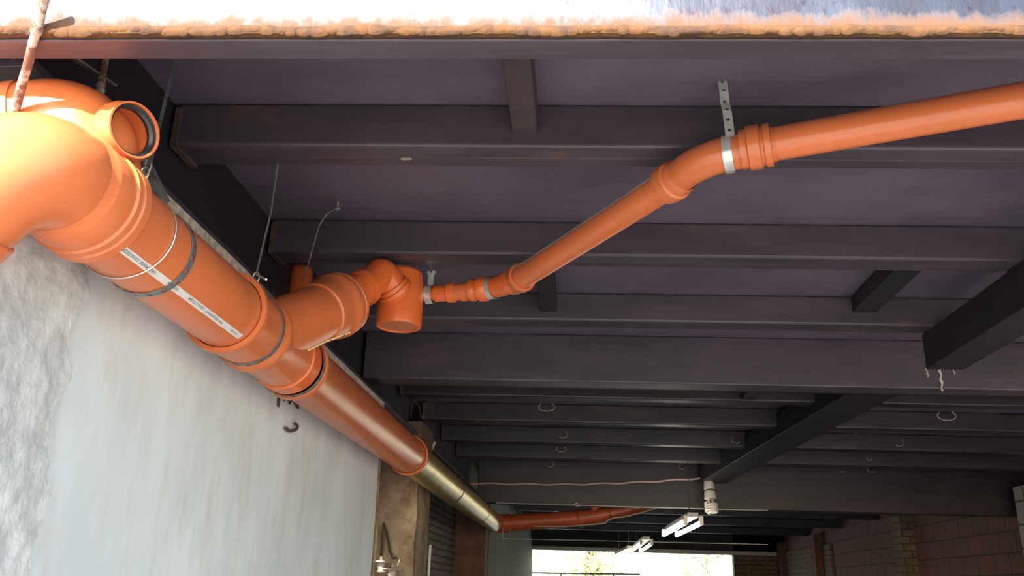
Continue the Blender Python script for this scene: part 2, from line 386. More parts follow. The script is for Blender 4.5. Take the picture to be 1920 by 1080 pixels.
# black spacer stubs between beams
def stub(x0, x1, ya, yb, z0, label, mm=BLACK, z1=ZD-.002):
    m = MB(); m.box((x0, ya, z0), (x1, yb, z1)); return m.build('steel_spacer', mm, None, label, .004, 'spacer beam', 'short spacers between beams')
a = atY(962, 235, 2.64); b = atY(1008, 235, 2.64)
stub(a.x, b.x, 1.725, 2.642, 1.50, 'short rust-brown spacer joining the edge beam and the first joist at top centre', mat('spacer_brown', (.048, .031, .035), .6, var=.3, scale=9))
a = atY(1015, 560, 4.68); b = atY(1044, 560, 4.68)
stub(a.x, b.x, 3.84, 4.685, 1.50, 'short black spacer behind the lower end of the diagonal pipe')
a = atY(1602, 570, 4.68); b = atY(1650, 580, 4.68)
stub(a.x, b.x, 3.90, 4.74, 1.525, 'short black spacer bar between two joists, left of the big black beam at right')
a = atY(1736, 688, 4.92); b = atY(1806, 685, 4.92)
stub(a.x, b.x, 1.75, 4.92, 1.245, 'big black beam coming forward under the joists at the right, above the white drips', z1=1.449)
a = atY(1392, 780, 6.8); b = atY(1420, 780, 6.8)
stub(a.x, b.x, 6.12, 6.83, 1.46, 'small black spacer behind the deep girder, right of the grey wire hanger')
# long black beam running back to the gateway
a = atY(1535, 765, 6.75); b = atY(1650, 752, 6.75)
m = MB(); m.bar(((a.x+b.x)/2, 5.92, 1.47), (1.75, 11.64, 1.47), .36, .20)
m.build('long_black_beam', BLACK, None, 'long black beam running back diagonally toward the fluorescent lamps', .006, 'beam')

# white drips where the black beam meets the girder
drip = mat('white_drips', (.55, .48, .38), .7, var=.3, scale=40)
dr = thing('dried_drips', 'pale dried drips below the end of the big black beam', 'drips', atY(1765, 735, 5.6))
for (px, y0, y1, r) in ((1736, 690, 708, .006), (1762, 690, 733, .010), (1786, 692, 702, .005)):
    p = atY(px, y0, by(5.55, 2.4)-.008); q = atY(px+5, y1, by(5.55, 2.4)-.008)
    m = MB(); m.sweep([p.lerp(q, i/8)+V((.006*math.sin(i*2.1+px), 0, 0)) for i in range(9)], [r*(.7+.3*math.sin(i*1.7)+.02) for i in range(9)], 8)
    m.build('drip', drip, dr)

# ------------------------------------------------------------------ main large pipe run
AX, AZ, R = -1.203, .858, .125
YA = V((0, 1, 0))
def mainP(y): return V((AX, y, AZ))
def pipe_tube(mb, p0, p1, r, seg=56):
    p0, p1 = V(p0), V(p1); ax = p1-p0; L = ax.length
    mb.lathe(p0, ax, [(0, r-.006), (0, r), (L, r), (L, r-.006)], seg)
# near bend
bd = thing('pipe_bend', 'large glossy orange elbow at the left edge, brightly sunlit on top', 'pipe fitting', (AX-.1, 1.5, AZ-.2))
odir = V((-.66, .0, -.75)).normalized()
cb_ = V((AX, 1.565, AZ))
path = corner_path((AX, 1.76, AZ), cb_, cb_+odir*.20, .125, 26)
m = MB(); m.sweep(path, R+.004, 64, caps=False); m.build('elbow_body', PVC, bd)
m = MB(); m.lathe((AX, 1.69, AZ), (0, 1, 0), [(0, R+.0045), (.030, R+.012), (.032, R+.013), (.105, R+.012), (.110, R+.018), (.125, R+.0185), (.129, R+.014), (.135, R+.014), (.140, R+.019), (.165, R+.020), (.168, R+.016), (.168, R+.001)], 72)
m.build('socket', PVC, bd)
m = MB(); q0 = cb_+odir*.165; m.lathe(q0, odir, [(0, R+.005), (.004, R+.012), (.05, R+.013), (.055, R+.019), (.16, R+.019), (.16, R)], 64); m.build('socket', PVC, bd)
m = MB(); q1 = cb_+odir*.36; pipe_tube(m, q1, q1+odir*.7, R); m.build('pipe_length', PVC, None, 'lower orange pipe leaving the left edge below the big elbow', cat='pipe')
# upper branch fitting behind the bend
c0 = atY(128, 240, 1.98); 
t = thing('branch_fitting', 'upper orange fitting behind the big elbow with an open side socket', 'pipe fitting', (c0.x, c0.y, c0.z-.12))
c0 = atY(96, 238, 1.83)
dl = V((-1, -.12, -.22)).normalized()
pth = [c0+dl*1.0, c0+dl*.12]+bezier(c0+dl*.06, c0-dl*.06, c0+V((.13, .0, .0)), c0+V((.10, .06, -.24)), 16)
m = MB(); m.sweep(pth, [R-.012]*2+[R-.004+.004*math.sin(i*.2) for i in range(17)], 56, caps=True); m.build('fitting_body', PVC, t)
m = MB(); m.lathe(c0+dl*.05, dl, [(0, R-.004), (.001, R+.001), (.12, R+.002), (.16, R-.012)], 56); m.build('socket', PVC, t)
bx1 = atY(247, 245, 1.80)
bdv = V((.90, -.42, -.06)).normalized()
m = MB(); r1 = .0655
m.lathe(bx1-bdv*.20, bdv, [(0, r1-.012), (.095, r1-.010), (.098, r1-.002), (.125, r1-.001), (.150, r1+.012), (.180, r1+.013), (.195, r1+.006), (.213, r1+.006), (.213, r1+.001), (.195, r1+.001)], 48)
m.build('side_branch', PVC, t)
m = MB(); m.lathe(bx1-bdv*.20, bdv, [(.19, r1+.002), (.13, r1+.001), (.10, r1-.006), (0, r1-.006), (0, .001)], 48); m.build('branch_bore', PVC, t)
m = MB(); m.lathe(bx1-bdv*.20, bdv, [(.207, r1+.004), (.205, r1-.006), (.196, r1-.001), (.19, r1-.007), (.180, r1-.007), (.178, r1+.003)], 48)
m.build('rubber_seal', RUBBER, t, 'black rubber seal')

# pipe one
p1o = thing('pipe_length', 'large orange pipe with a long white printed strip running along it', 'pipe', (AX, 2.2, AZ-R))
m = MB(); pipe_tube(m, mainP(1.80), mainP(2.80), R, 72); m.build('pipe_wall', PVC, p1o)
# printed strip: position angle on the pipe from the photograph
def pipe_hit(px, py, r):
    """where the ray through a pixel meets the main pipe's near side"""
    d = ray(px, py); a = d.x**2+d.z**2; b = -2*(d.x*AX+d.z*AZ); c = AX**2+AZ**2-r*r
    D = b*b-4*a*c
    s = (-b-math.sqrt(max(D, 0)))/(2*a); return d*s
ha = pipe_hit(212, 452, R); hb = pipe_hit(460, 640, R)
ang = lambda p: math.atan2(p.z-AZ, p.x-AX)
print('strip', ha, hb, math.degrees(ang(ha)), math.degrees(ang(hb)))
th0 = (ang(ha)+ang(hb))/2; dth = .011/R
ya, yb = ha.y, 2.66
m = MB(); vs = []; n = 40
for i in range(n+1):
    y = ya+(yb-ya)*i/n
    for j in range(5):
        th = th0+dth*(j/2-1); vs.append((AX+(R+.0007)*math.cos(th), y, AZ+(R+.0007)*math.sin(th)))
m.add(vs, [(i*5+j, i*5+j+1, (i+1)*5+j+1, (i+1)*5+j) for i in range(n) for j in range(4)])
strip = m.build('printed_strip', LABEL, p1o, 'white printed strip')
tn = V((math.cos(th0), 0, math.sin(th0))); 
ydn = V((-math.sin(th0), 0, math.cos(th0)))   # around the pipe, upward
def strip_text(body, y_start, size, off):
    # text reads toward the camera, upside down in the photograph
    xd = V((0, -1, 0)); zd = tn; yd = zd.cross(xd)
    M = Matrix((xd, yd, zd)).transposed().to_4x4()
    pos = V((AX, y_start, AZ))+tn*(R+.0012)+yd*off
    M.translation = pos+V((0, 0, H))-p1o.location
    txt_part(body, size, strip, M)
strip_text('НАРУЖНАЯ  КАНАЛИЗАЦИЯ', ya+.22, .0145, -.006)
strip_text('НПВХ SN4', ya+.355, .013, -.006)
strip_text('250 х 6,2  ТУ 2248', ya+.53, .013, -.006)
strip_text('ТРУБА ДЛЯ НАРУЖНОЙ', yb-.15, .011, -.005)
strip_text('ГОСТ 2022', yb-.035, .010, -.004)

# wire loop and perforated strap round pipe one
def wire_loop(y0, tilt, r, rad, gap=0.0):
    return [V((AX+rad*math.cos(a), y0+tilt*math.sin(a+.5), AZ+rad*math.sin(a))) for a in [2*PI*i/72 for i in range(73)]]
wl = thing('wire_tie', 'bare wire looped round the large pipe and twisted up above the perforated strap', 'wire', (AX, 2.0, AZ-.13))
m = MB(); m.sweep(wire_loop(2.02, .015, 0, R+.0035), .0028, 10, caps=False); m.build('loop', WIRE, wl)
tp = V((AX+.02, 2.03, AZ+R+.005))
top = atY(272, 318, 2.03)
m = MB(); m.sweep(bezier(tp, tp+V((.01, 0, .03)), top+V((-.01, 0, -.02)), top+V((0, 0, .03)), 14), .0028, 8)
m.sweep(bezier(tp+V((-.01, .01, 0)), tp+V((-.04, 0, .03)), top+V((.02, 0, -.03)), top+V((.015, 0, .02)), 14), .0028, 8)
m.sweep([top+V((.012*math.cos(a), .0, -.01+.018*math.sin(a))) for a in [i*.4 for i in range(17)]], .0028, 8)
m.build('twisted_end', WIRE, wl)
st = thing('pipe_strap', 'perforated grey steel strap wrapped under the large orange pipe', 'strap', (AX, 2.14, AZ-.13))
def band(mb, yc, wdt, rad, a0, a1, holes=True, p=None, ax=None, seg=None, tilt=0):
    """thin perforated band: arc of radius rad with round-ish holes left out"""
    n = int((a1-a0)/(PI*2)*120) if seg is None else seg
    fs = []; vs = []; rows = [-.5, -.22, .22, .5]
    for i in range(n+1):
        a = a0+(a1-a0)*i/n
        for rw in rows:
            for rr in (rad, rad+.0015):
                vs.append(V((AX+rr*math.cos(a), yc+rw*wdt+tilt*math.sin(a), AZ+rr*math.sin(a))))
    def id_(i, j, k): return i*8+j*2+k
    for i in range(n):
        for j in range(3):
            if holes and j == 1 and i % 6 in (2, 3): 
                continue
            for k in (0, 1):
                fs.append((id_(i, j, k), id_(i, j+1, k), id_(i+1, j+1, k), id_(i+1, j, k)))
        for j in (0, 3): fs.append((id_(i, j, 0), id_(i+1, j, 0), id_(i+1, j, 1), id_(i, j, 1)))
    mb.add(vs, fs, True)
m = MB(); band(m, 2.145, .030, R+.002, -PI, PI*.62); m.build('band', ZINC_DULL, st)
tb = V((AX+.03, 2.10, AZ+R+.01)); tt = atY(268, 312, 2.07)
m = MB(); m.bar(tb, tt+V((0, 0, .03)), .024, .0016, (0, 1, 0)); m.bar(tb+V((.015, .01, 0)), tt+V((.02, 0, 0)), .02, .0016, (.3, 1, 0)); m.build('strap_tail', ZINC_DULL, st)
# perforated hanger going up from there to the deck
def hanger(name, pts, wd, label, cat, facing, mm=ZINC_DULL, pitch=.03, hole=.35, group=None, parent=None, part=None):
    """flat steel tape along pts, holes every pitch"""
    mb = MB(); pts = [V(p) for p in pts]
    L = 0; seq = []
    for p, q in zip(pts, pts[1:]):
        d = (q-p); l = d.length; n = max(1, round(l/(pitch/4)))
        for i in range(n): seq.append(p+d*(i/n))
    seq.append(pts[-1]); n = len(seq); f0 = V(facing)
    vs = []
    for i in range(n):
        t_ = (seq[min(i+1, n-1)]-seq[max(i-1, 0)]).normalized(); sd = t_.cross(f0).normalized(); nn = sd.cross(t_).normalized()
        for rw in (-.5, -.18, .18, .5):
            for e in (-.0008, .0008): vs.append(seq[i]+sd*rw*wd+nn*e)
    fs = []
    g = lambda i, j, k: i*8+j*2+k
    for i in range(n-1):
        for j in range(3):
            if j == 1 and i % 4 == 2: continue
            for k in (0, 1): fs.append((g(i, j, k), g(i, j+1, k), g(i+1, j+1, k), g(i+1, j, k)))
        for j in (0, 3): fs.append((g(i, j, 0), g(i+1, j, 0), g(i+1, j, 1), g(i, j, 1)))
    mb.add(vs, fs, False)
    return mb.build(part or name, mm, parent, None if parent else label, 0, None if parent else cat, None if parent else group)
pa = atZ(328, 112, ZD-.005); pb = V((AX+.05, 2.14, AZ+R+.04))
pb = atY(282, 305, 2.10)
hanger('perforated_hanger', [pa, pa.lerp(pb, .5)+V((.0, 0, 0)), pb], .014, 'thin perforated hanger seen edge-on right of the open socket', 'strap', (1, -.25, .1))

# socket ring and tee
te = thing('branch_tee', 'large orange tee fitting where the side branch leaves the main pipe', 'pipe fitting', (AX, 3.1, AZ-.14))
m = MB(); m.lathe((AX, 2.685, AZ), (0, 1, 0), [(.02, R+.001), (0, R+.003), (0, R+.019), (.010, R+.021), (.024, R+.020), (.030, R+.012), (.045, R+.010), (.22, R+.009), (.235, R+.009),
    (.250, R+.020), (.275, R+.021), (.290, R+.019), (.300, R+.012), (.34, R+.004), (.62, R+.004)], 72); m.build('run_body', PVC, te)
m = MB(); m.lathe((AX, 3.28, AZ), (0, 1, 0), [(0, R+.004), (.005, R+.011), (.10, R+.011), (.105, R+.005)], 72); m.build('collar', PVC_FIT, te)
P0 = V((AX, 3.02, AZ)); P1 = atY(632, 572, 3.50)
bd2 = (P1-P0).normalized(); LB = (P1-P0).length
m = MB(); m.lathe(P0, bd2, [(0, R), (LB-.17, R-.003), (LB-.165, R+.005), (LB-.10, R+.009), (LB-.06, R+.010), (LB-.045, R+.020), (LB-.02, R+.022), (LB, R+.018), (LB+.006, R+.010), (LB+.012, R+.018), (LB+.03, R+.018),
    (LB+.032, R-.01)], 72); m.build('side_branch', PVC, te)
# added pale strips standing in for the bright reflection along the branch
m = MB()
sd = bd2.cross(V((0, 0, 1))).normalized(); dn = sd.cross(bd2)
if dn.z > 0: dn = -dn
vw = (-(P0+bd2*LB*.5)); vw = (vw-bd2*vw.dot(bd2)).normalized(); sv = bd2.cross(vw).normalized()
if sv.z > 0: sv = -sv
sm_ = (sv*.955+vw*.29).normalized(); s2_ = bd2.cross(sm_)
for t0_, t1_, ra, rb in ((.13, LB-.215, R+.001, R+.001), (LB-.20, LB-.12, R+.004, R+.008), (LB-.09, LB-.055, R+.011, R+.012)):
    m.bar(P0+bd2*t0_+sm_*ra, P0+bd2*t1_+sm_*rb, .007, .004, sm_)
m.build('reflection_streak', mat('reflection_yellow', (.95, .88, .50), .3), te, 'pale yellow strip standing in for a reflection')
# strap rings on the joints
st2 = thing('pipe_strap', 'steel strap round the tee, between its two orange socket rims', 'strap', (AX, 2.86, AZ-.14))
m = MB(); band(m, 2.893, .028, R+.0105, -PI, PI*.6); m.build('band', ZINC_DULL, st2)
cr_ = V((AX+.03, 2.80, AZ+R+.025))
# cable/rod end and clamp at top
kp = atY(480, 520, 2.80)
m = MB(); m.sweep([kp+V((.012*math.cos(a), 0, .020*math.sin(a))) for a in [i*.35 for i in range(19)]], .0025, 8); m.sweep([kp+V((0, 0, -.02)), kp+V((-.02, .01, -.055))], .003, 8); m.build('wire_knot', WIRE, st2)
st3 = thing('pipe_strap', 'steel strap at the far collar of the tee, just before the long pipe', 'strap', (AX, 3.4, AZ-.14))
m = MB(); band(m, 3.415, .028, R+.0125, -PI, PI*.6); m.build('band', ZINC_DULL, st3)
wt = MB(); q = atY(480, 514, 2.78); q2 = atY(499, 524, 2.70); wt.sweep([q, q2], .004, 8)
wt.build('wire_offcut', WIRE, None, 'short bright wire end sticking out of the knot above the tee rim', cat='wire')
pa = atZ(521, 306, 1.445); pb = kp+V((0, 0, .02))
hanger('perforated_hanger', [pa, pa.lerp(pb, .45)+V((.01, 0, 0)), pb], .0085, 'straight thin perforated hanger from the first joist down to the tee', 'strap', (1, -.2, 0))
# rubber/pipe two
p2o = thing('pipe_length', 'long orange pipe beyond the tee, glossy along its side', 'pipe', (AX, 4.7, AZ-R))
m = MB(); m.lathe((AX, 3.43, AZ), (0, 1, 0), [(.01, R), (0, R+.004), (0, R+.019), (.012, R+.022), (.03, R+.020), (.04, R+.010), (.055, R+.002), (.06, R), (2.62, R)], 72); m.build('pipe_wall', PVC, p2o)
def socket_ring(y, mm): 
    mb = MB(); mb.lathe((AX, y, AZ), (0, 1, 0), [(.02, R), (0, R+.004), (0, R+.014), (.012, R+.017), (.03, R+.017), (.045, R+.009), (.09, R+.008), (.10, R)], 64); return mb
PVC_SHEEN = mat('painted_sheen_pvc', (.62, .46, .12), .30, metal=.75, var=.3, scale=20, stretch=(1, .5, 1))  # orange pipe; golden reflection of the outdoors is painted into this colour
p3 = thing('pipe_length', 'far orange pipe with a painted-in gold sheen, reaching the bend at the wall end', 'pipe', (AX, 8, AZ-R))
m = socket_ring(6.0, PVC); m.build('socket', PVC, p3, 'orange socket')
m = MB(); pipe_tube(m, mainP(6.0), mainP(8.2), R*.99, 56); m.build('pipe_wall', PVC_SHEEN, p3)
p4 = thing('pipe_length', 'farthest orange pipe, its gold sheen painted into the colour', 'pipe', (AX, 10, AZ-R))
m = MB(); pipe_tube(m, mainP(8.17), mainP(12.42), R*.99+.002, 56); m.build('pipe_wall', PVC_SHEEN, p4)
for yy in (8.15, 10.6):
    m = MB(); m.lathe((AX, yy, AZ), (0, 1, 0), [(0, R), (0, R+.004), (.012, R+.004), (.012, R)], 48); m.build('joint_ring', RUBBER, p4)
# elbow and red cross pipe at the far end
bx = thing('pipe_bend', 'small far red elbow turning the sheen-painted pipe to the right', 'pipe fitting', (AX, 12.6, AZ-R))
ep = corner_path((AX, 12.40, AZ), (AX, 12.62, AZ), (AX+.22, 12.62, AZ+.004), .14, 12)
m = MB(); m.sweep(ep, R+.004, 40); m.build('elbow_body', PVC_RED, bx)
rp0 = V((AX+.18, 12.62, AZ+.004)); rp1 = atY(1092, 971, 12.62); rp2 = atY(1142, 963, 12.62); rp3 = atY(1245, 938, 12.7)
rp = thing('pipe_length', 'far dull red pipe running right from the end of the sheen-painted pipe', 'pipe', rp0.lerp(rp1, .5)-V((0, 0, .12)))
m = MB(); pipe_tube(m, rp0, rp1, .112); m.build('pipe_wall', PVC_RED, rp)
m = MB(); d_ = (rp1-rp0).normalized(); m.lathe(rp1-d_*.06, d_, [(0, .112), (0, .128), (.03, .132), (.07, .128), (.07, .11)], 40); m.build('socket', PVC_RED, rp)
rt = thing('branch_tee', 'far dull red tee with an upright stub, in the cross pipe', 'pipe fitting', rp1.lerp(rp2, .5)-V((0, 0, .1)))
m = MB(); m.sweep([rp1, rp1.lerp(rp2, .5), rp2], [.105, .1, .095], 32); m.build('run_body', PVC_RED, rt)
qq = rp1.lerp(rp2, .45); m = MB(); m.lathe(qq, (0, 0, 1), [(0, .07), (.16, .07), (.165, .085), (.24, .085), (.24, .06)], 32); m.build('stub', PVC_RED, rt)
m = MB(); pipe_tube(m, rp2, rp3, .085, 32); m.build('pipe_length', PVC_RED, None, 'far dull red pipe rising behind the black girder', cat='pipe')
m = MB(); m.sweep([atY(px_, py_, 12.48) for px_, py_ in ((1000, 987), (1060, 987), (1100, 984), (1135, 981), (1139, 976), (1150, 971), (1170, 969), (1200, 962), (1235, 951))], .010, 8)
m.build('sagging_cable', mat('dusty_cable', (.40, .31, .22), .8), None, 'pale cable drooping under the far red pipe', cat='cable')

# ------------------------------------------------------------------ reducers, elbow and trap
E0 = P0+bd2*(LB+.01)
E1 = atY(699, 528, 3.66)
dd = (E1-E0).normalized(); LL = (E1-E0).length
rd = thing('pipe_reducer', 'orange stepped reducer between the tee branch and the small elbow', 'pipe fitting', E0-V((0, 0, .1)))
r6 = .066
m = MB(); m.lathe(E0, dd, [(-.02, R+.002), (.0, R+.002), (.02, R-.02), (.05, r6+.018), (.06, r6+.014), (LL*.38, r6+.012), (LL*.40, r6+.012)], 56); m.build('cone', PVC_FIT, rd)
m = MB(); m.lathe(E0, dd, [(LL*.36, r6+.002), (LL*.36, r6+.022), (LL*.44, r6+.024), (LL*.48, r6+.014), (LL*.70, r6+.012)], 56); m.build('socket', PVC_FIT, rd)
el = thing('pipe_bend', 'small orange elbow curving down into the side of the trap', 'pipe fitting', E1-V((0, 0, .1)))
m = MB(); m.lathe(E0, dd, [(LL*.66, r6), (LL*.66, r6+.020), (LL*.72, r6+.022), (LL*.80, r6+.020), (LL*.83, r6+.008), (LL, r6+.006)], 56); m.build('socket', PVC_FIT, el)
TC = atY(751, 560, 3.86); TC = V((TC.x, TC.y, 1.3))
E4 = V((TC.x-.06, TC.y-.10, 1.30))
ee = atY(741, 545, TC.y-.085); ed = V((.50, .62, -.60)).normalized()
m = MB(); m.sweep(bezier(E0+dd*(LL*.8), E1+dd*.10, ee-ed*.16, ee, 24), [r6+.006]*25, 48); m.build('elbow_body', PVC_FIT, el)
m = MB(); m.lathe(ee-ed*.035, ed, [(0, r6+.006), (.003, r6+.014), (.02, r6+.015), (.024, r6+.021), (.045, r6+.021), (.05, r6+.01), (.07, r6)], 48); m.build('socket', PVC_FIT, el)
tr = thing('pipe_trap', 'orange cylindrical trap hanging upright below the second joist, its round cap facing down', 'trap', (TC.x, TC.y, 1.07))
tz0 = atY(750, 612, TC.y).z-.005
rt_ = .110
m = MB(); m.lathe((TC.x, TC.y, tz0), (0, 0, 1), [(.010, .0005), (.009, rt_-.022), (.002, rt_-.018), (0, rt_-.011), (.003, rt_-.003), (.014, rt_), (.145, rt_), (.20, rt_-.002), (.27, rt_-.01), (1.44-tz0-.015, rt_-.012), (1.44-tz0, rt_-.022), (1.441-tz0, .001)], 56)
m.build('trap_body', PVC_FIT, tr)
m = MB(); m.lathe((TC.x, TC.y, tz0), (0, 0, 1), [(.006, .0005), (.006, rt_-.023), (.011, rt_-.023)], 48); m.lathe((TC.x, TC.y, tz0), (0, 0, 1), [(0, .0005), (0, .004), (.01, .004)], 12)
m.build('bottom_cap', mat('cap_brown_orange', (.45, .12, .05), .5), tr)
# left stub of trap, behind the tee branch
q = atY(563, 520, 4.05)
m = MB(); m.lathe((q.x, q.y, q.z-.14), (0, 0, 1), [(0, .05), (0, .062), (.17, .062), (.19, .055), (.195, .001)], 32); m.build('pipe_stub', PVC_FIT, None, 'upright orange stub half hidden behind the tee branch', cat='pipe')

# ------------------------------------------------------------------ small pipe run to the right
ZP = 1.335
A = atZ(790, 551, 1.33); A = V((TC.x+rt_-.02, A.y, A.z)) if False else A
pA, pB, pC, pD = [atZ(px_, py_, ZP) for px_, py_ in ((796, 552), (856, 548), (905, 542), (945, 533))]
pE = atZ(972, 524, 1.335); pF = atZ(1262, 340, 1.355); pG = atZ(1312, 300, 1.36); pH = atZ(1395, 280, 1.365); pI = atZ(2030, 168, 1.40)
print('run', pA, pB, pC, pD, pE, pF, pG, pH, pI, TC, E1, P1)
r5 = .040
nz_ = thing('pipe_spigot', 'short orange spigot leaving the right side of the trap', 'pipe fitting', pA-V((0, 0, .05)))
dA = (pB-pA).normalized(); m = MB(); m.lathe(pA-dA*.10, dA, [(0, r5-.006), (.16, r5-.006), (.161, r5+.002), (.17, r5+.002), (.171, r5-.006), (.2, r5-.006)], 40); m.build('spigot_body', PVC_FIT, nz_)
def fitting(name, label, p, q, prof, mm=PVC_FIT, cat='pipe fitting', part='socket'):
    t_ = thing(name, label, cat, p.lerp(q, .5)-V((0, 0, .06))); d = (q-p).normalized()
    mb = MB(); mb.lathe(p, d, prof, 48); mb.build(part, mm, t_); return t_, d
L1 = (pB-pA).length
f1, d1 = fitting('pipe_coupler', 'small ribbed orange coupler right of the trap', pA.lerp(pB, .42), pB,
    [(0, r5-.008), (0, r5), (.05, r5+.002), (.055, r5+.010), (.085, r5+.010), (.09, r5+.002), (.12, r5+.001), (.125, r5+.007), (.155, r5+.007), (.16, r5-.004), (.19, r5-.006)])
L2 = (pC-pB).length
m = MB(); m.lathe(pB-dA*.05, (pC-pB), [(0, r5-.002), (L2+.03, r5)], 40); m.build('pipe_length', PVC, None, 'very short orange pipe between the two small couplers', cat='pipe')
f2, d2 = fitting('pipe_coupler', 'wider orange coupler left of the second bright clamp', pB.lerp(pC, .55), pC,
    [(0, r5), (0, r5+.012), (.02, r5+.014), (.03, r5+.008), (.045, r5+.008), (.05, r5+.020), (.085, r5+.020), (.10, r5+.010), (.12, r5+.008), (.19, r5+.004)])
eb = thing('pipe_bend', 'orange elbow whose rim holds the lower end of the diagonal pipe', 'pipe fitting', pD-V((0, 0, .06)))
dEF = (pF-pE).normalized()
r1 = .055
m = MB(); pth = corner_path(pC+(pD-pC)*.3, pD, pE+dEF*.02, .05, 12); n_ = len(pth)
m.sweep(pth, [r5+.004+(r1-r5)*min(1, i/(n_-3)) for i in range(n_)], 40); m.build('elbow_body', PVC_FIT, eb)
m = MB(); m.lathe(pE-dEF*.06, dEF, [(0, r1), (.02, r1+.005), (.055, r1+.006), (.065, r1+.013), (.10, r1+.013), (.10, r1+.002), (.085, r1+.001)], 48); m.build('socket', PVC, eb)
# diagonal pipe with its strip
dg = thing('pipe_length', 'orange diagonal pipe with a pale printed strip along its upper edge', 'pipe', pE.lerp(pF, .5)-V((0, 0, .055)))
m = MB(); pipe_tube(m, pE, pF, r1); m.build('pipe_wall', PVC, dg)
mid = pE.lerp(pF, .5); view = (-mid).normalized(); sdv = dEF.cross(view).normalized()
if sdv.z < 0: sdv = -sdv
sdn = (sdv*.93+view*.42).normalized(); sdn = (sdn-dEF*sdn.dot(dEF)).normalized(); tv = dEF.cross(sdn)
m = MB(); vs = []; n = 30; LE = (pF-pE).length
for i in range(n+1):
    c_ = pE+dEF*(.02+(LE-.05)*i/n)
    for j in range(5):
        a_ = (j/2-1)*.010/r1; vs.append(c_+(sdn*math.cos(a_)+tv*math.sin(a_))*(r1+.0008))
m.add(vs, [(i*5+j, i*5+j+1, (i+1)*5+j+1, (i+1)*5+j) for i in range(n) for j in range(4)]); sp2 = m.build('printed_strip', LABEL, dg, 'pale printed strip')
def strip_text2(body, s_, size):
    zd = sdn; xd = dEF; yd = zd.cross(xd); M = Matrix((xd, yd, zd)).transposed().to_4x4()
    M.translation = pE+dEF*s_+sdn*(r1+.0014)-yd*.004+V((0, 0, H))-dg.location
    txt_part(body, size, sp2, M)
strip_text2('ТРУБА НПВХ SN4', .12, .010); strip_text2('110 х 3,2', .48, .010); strip_text2('НАРУЖНАЯ КАНАЛИЗАЦИЯ', .78, .010)
# upper elbow
ue = thing('pipe_bend', 'orange elbow held by the shiny perforated strap, upper right', 'pipe fitting', pG-V((0, 0, .06)))
dHI = (pI-pH).normalized()
m = MB(); m.sweep(corner_path(pF+dEF*.02, pG, pH+dHI*.10, .085, 18), r1+.003, 48, caps=False); m.build('elbow_body', PVC, ue)
m = MB(); m.lathe(pF+dEF*.06, -dEF, [(0, r1+.003), (.015, r1+.008), (.045, r1+.008), (.05, r1+.016), (.085, r1+.016), (.09, r1+.012), (.105, r1+.012), (.105, r1), (.08, r1)], 48); m.build('socket', PVC, ue)
m = MB(); m.lathe(pH-dHI*.01, dHI, [(0, r1+.003), (0, r1+.010), (.02, r1+.010), (.025, r1+.018), (.06, r1+.018), (.065, r1+.010), (.072, r1+.010), (.076, r1+.016), (.095, r1+.016), (.095, r1), (.07, r1)], 48); m.build('socket', PVC, ue)
rp_ = thing('pipe_length', 'orange pipe leading from the upper elbow out of the right edge', 'pipe', pH.lerp(pI, .5)-V((0, 0, .055)))
m = MB(); pipe_tube(m, pH+dHI*.03, pI, r1, 56); m.build('pipe_wall', PVC, rp_)
# shiny strap on the upper elbow
us = thing('hanger_strap', 'shiny perforated strap hanging from the deck around the upper elbow', 'strap', pH-V((0, 0, .07)))
sc_ = atZ(1366, 289, 1.364); 
m = MB()
def ring_band(mb, c, ax, rad, wd, a0, a1, xr=None, seg=28):
    mb.lathe(c-ax*wd/2, ax, [(0, rad), (0, rad+.0016), (wd, rad+.0016), (wd, rad), (0, rad)], seg, xr=xr, a0=a0, a1=a1)
ring_band(m, sc_, dHI, r1+.008, .030, 0, 2*PI, seg=24); m.build('band', ZINC, us)
tpt = atY(1354, 152, by(2.643, .6)-.085); tpt = V((tpt.x, sc_.y-.075, min(tpt.z, ZD)))
tpt = ray(1354, 152)*((sc_.y-.03)); 
if tpt.z > ZD: tpt = tpt*(ZD/tpt.z)
k1 = sc_+V((-.0, -r1-.006, .0)); k0 = sc_+V((-.001, -.054, .034)); k2 = k0.lerp(tpt, .45)+V((0, -.006, 0)); k3 = k0.lerp(tpt, .62)+V((0, .008, 0)); 
hanger('x', [k0, k2, k3, k0.lerp(tpt, .8)+V((0, -.004, 0)), tpt], .030, '', '', (0, -1, 0), ZINC, .04, parent=us, part='hanging_tail')
# clamps on the small run
def clamp(c, ax, rad, label, ears=True, wd=.032):
    t_ = thing('pipe_clamp', label, 'clamp', c-V((0, 0, rad)))
    mb = MB(); ring_band(mb, c, ax, rad, wd, 0, 2*PI, seg=12); mb.build('band', ZINC, t_)
    if ears:
        mb = MB(); u_ = V((0, 0, 1)); e0 = c+u_*rad
        mb.bar(e0, e0+u_*.045, wd*.8, .002, (0, 1, 0))
        for sgn in (-1, 1): mb.bar(e0+u_*.045, e0+u_*.075+ax*sgn*.018, .018, .002, (0, 1, 0))
        mb.bar(e0+u_*.06-ax*.02, e0+u_*.062+ax*.02, .012, .003, (0, 1, 0))
        mb.build('ear', ZINC, t_)
    return t_
cA = atZ(806, 552, ZP); clamp(cA, dA, r5+.006, 'shiny butterfly-eared clamp right next to the trap', wd=.035)
cB = atZ(920, 540, ZP); clamp(cB, (pD-pC).normalized(), r5+.014, 'shiny plain clamp next to the lower elbow of the diagonal pipe', False, .046)
m = MB(); q = cA+V((0, 0, .12)); m.sweep(bezier(q, q+V((0, 0, .03)), V((q.x, 3.66, 1.46))+V((0, 0, -.02)), V((q.x, 3.78, 1.452)), 8), .002, 6); m.build('clamp_wire', THINWIRE, None, 'thin wire from the butterfly clamp up to the joist', cat='wire')
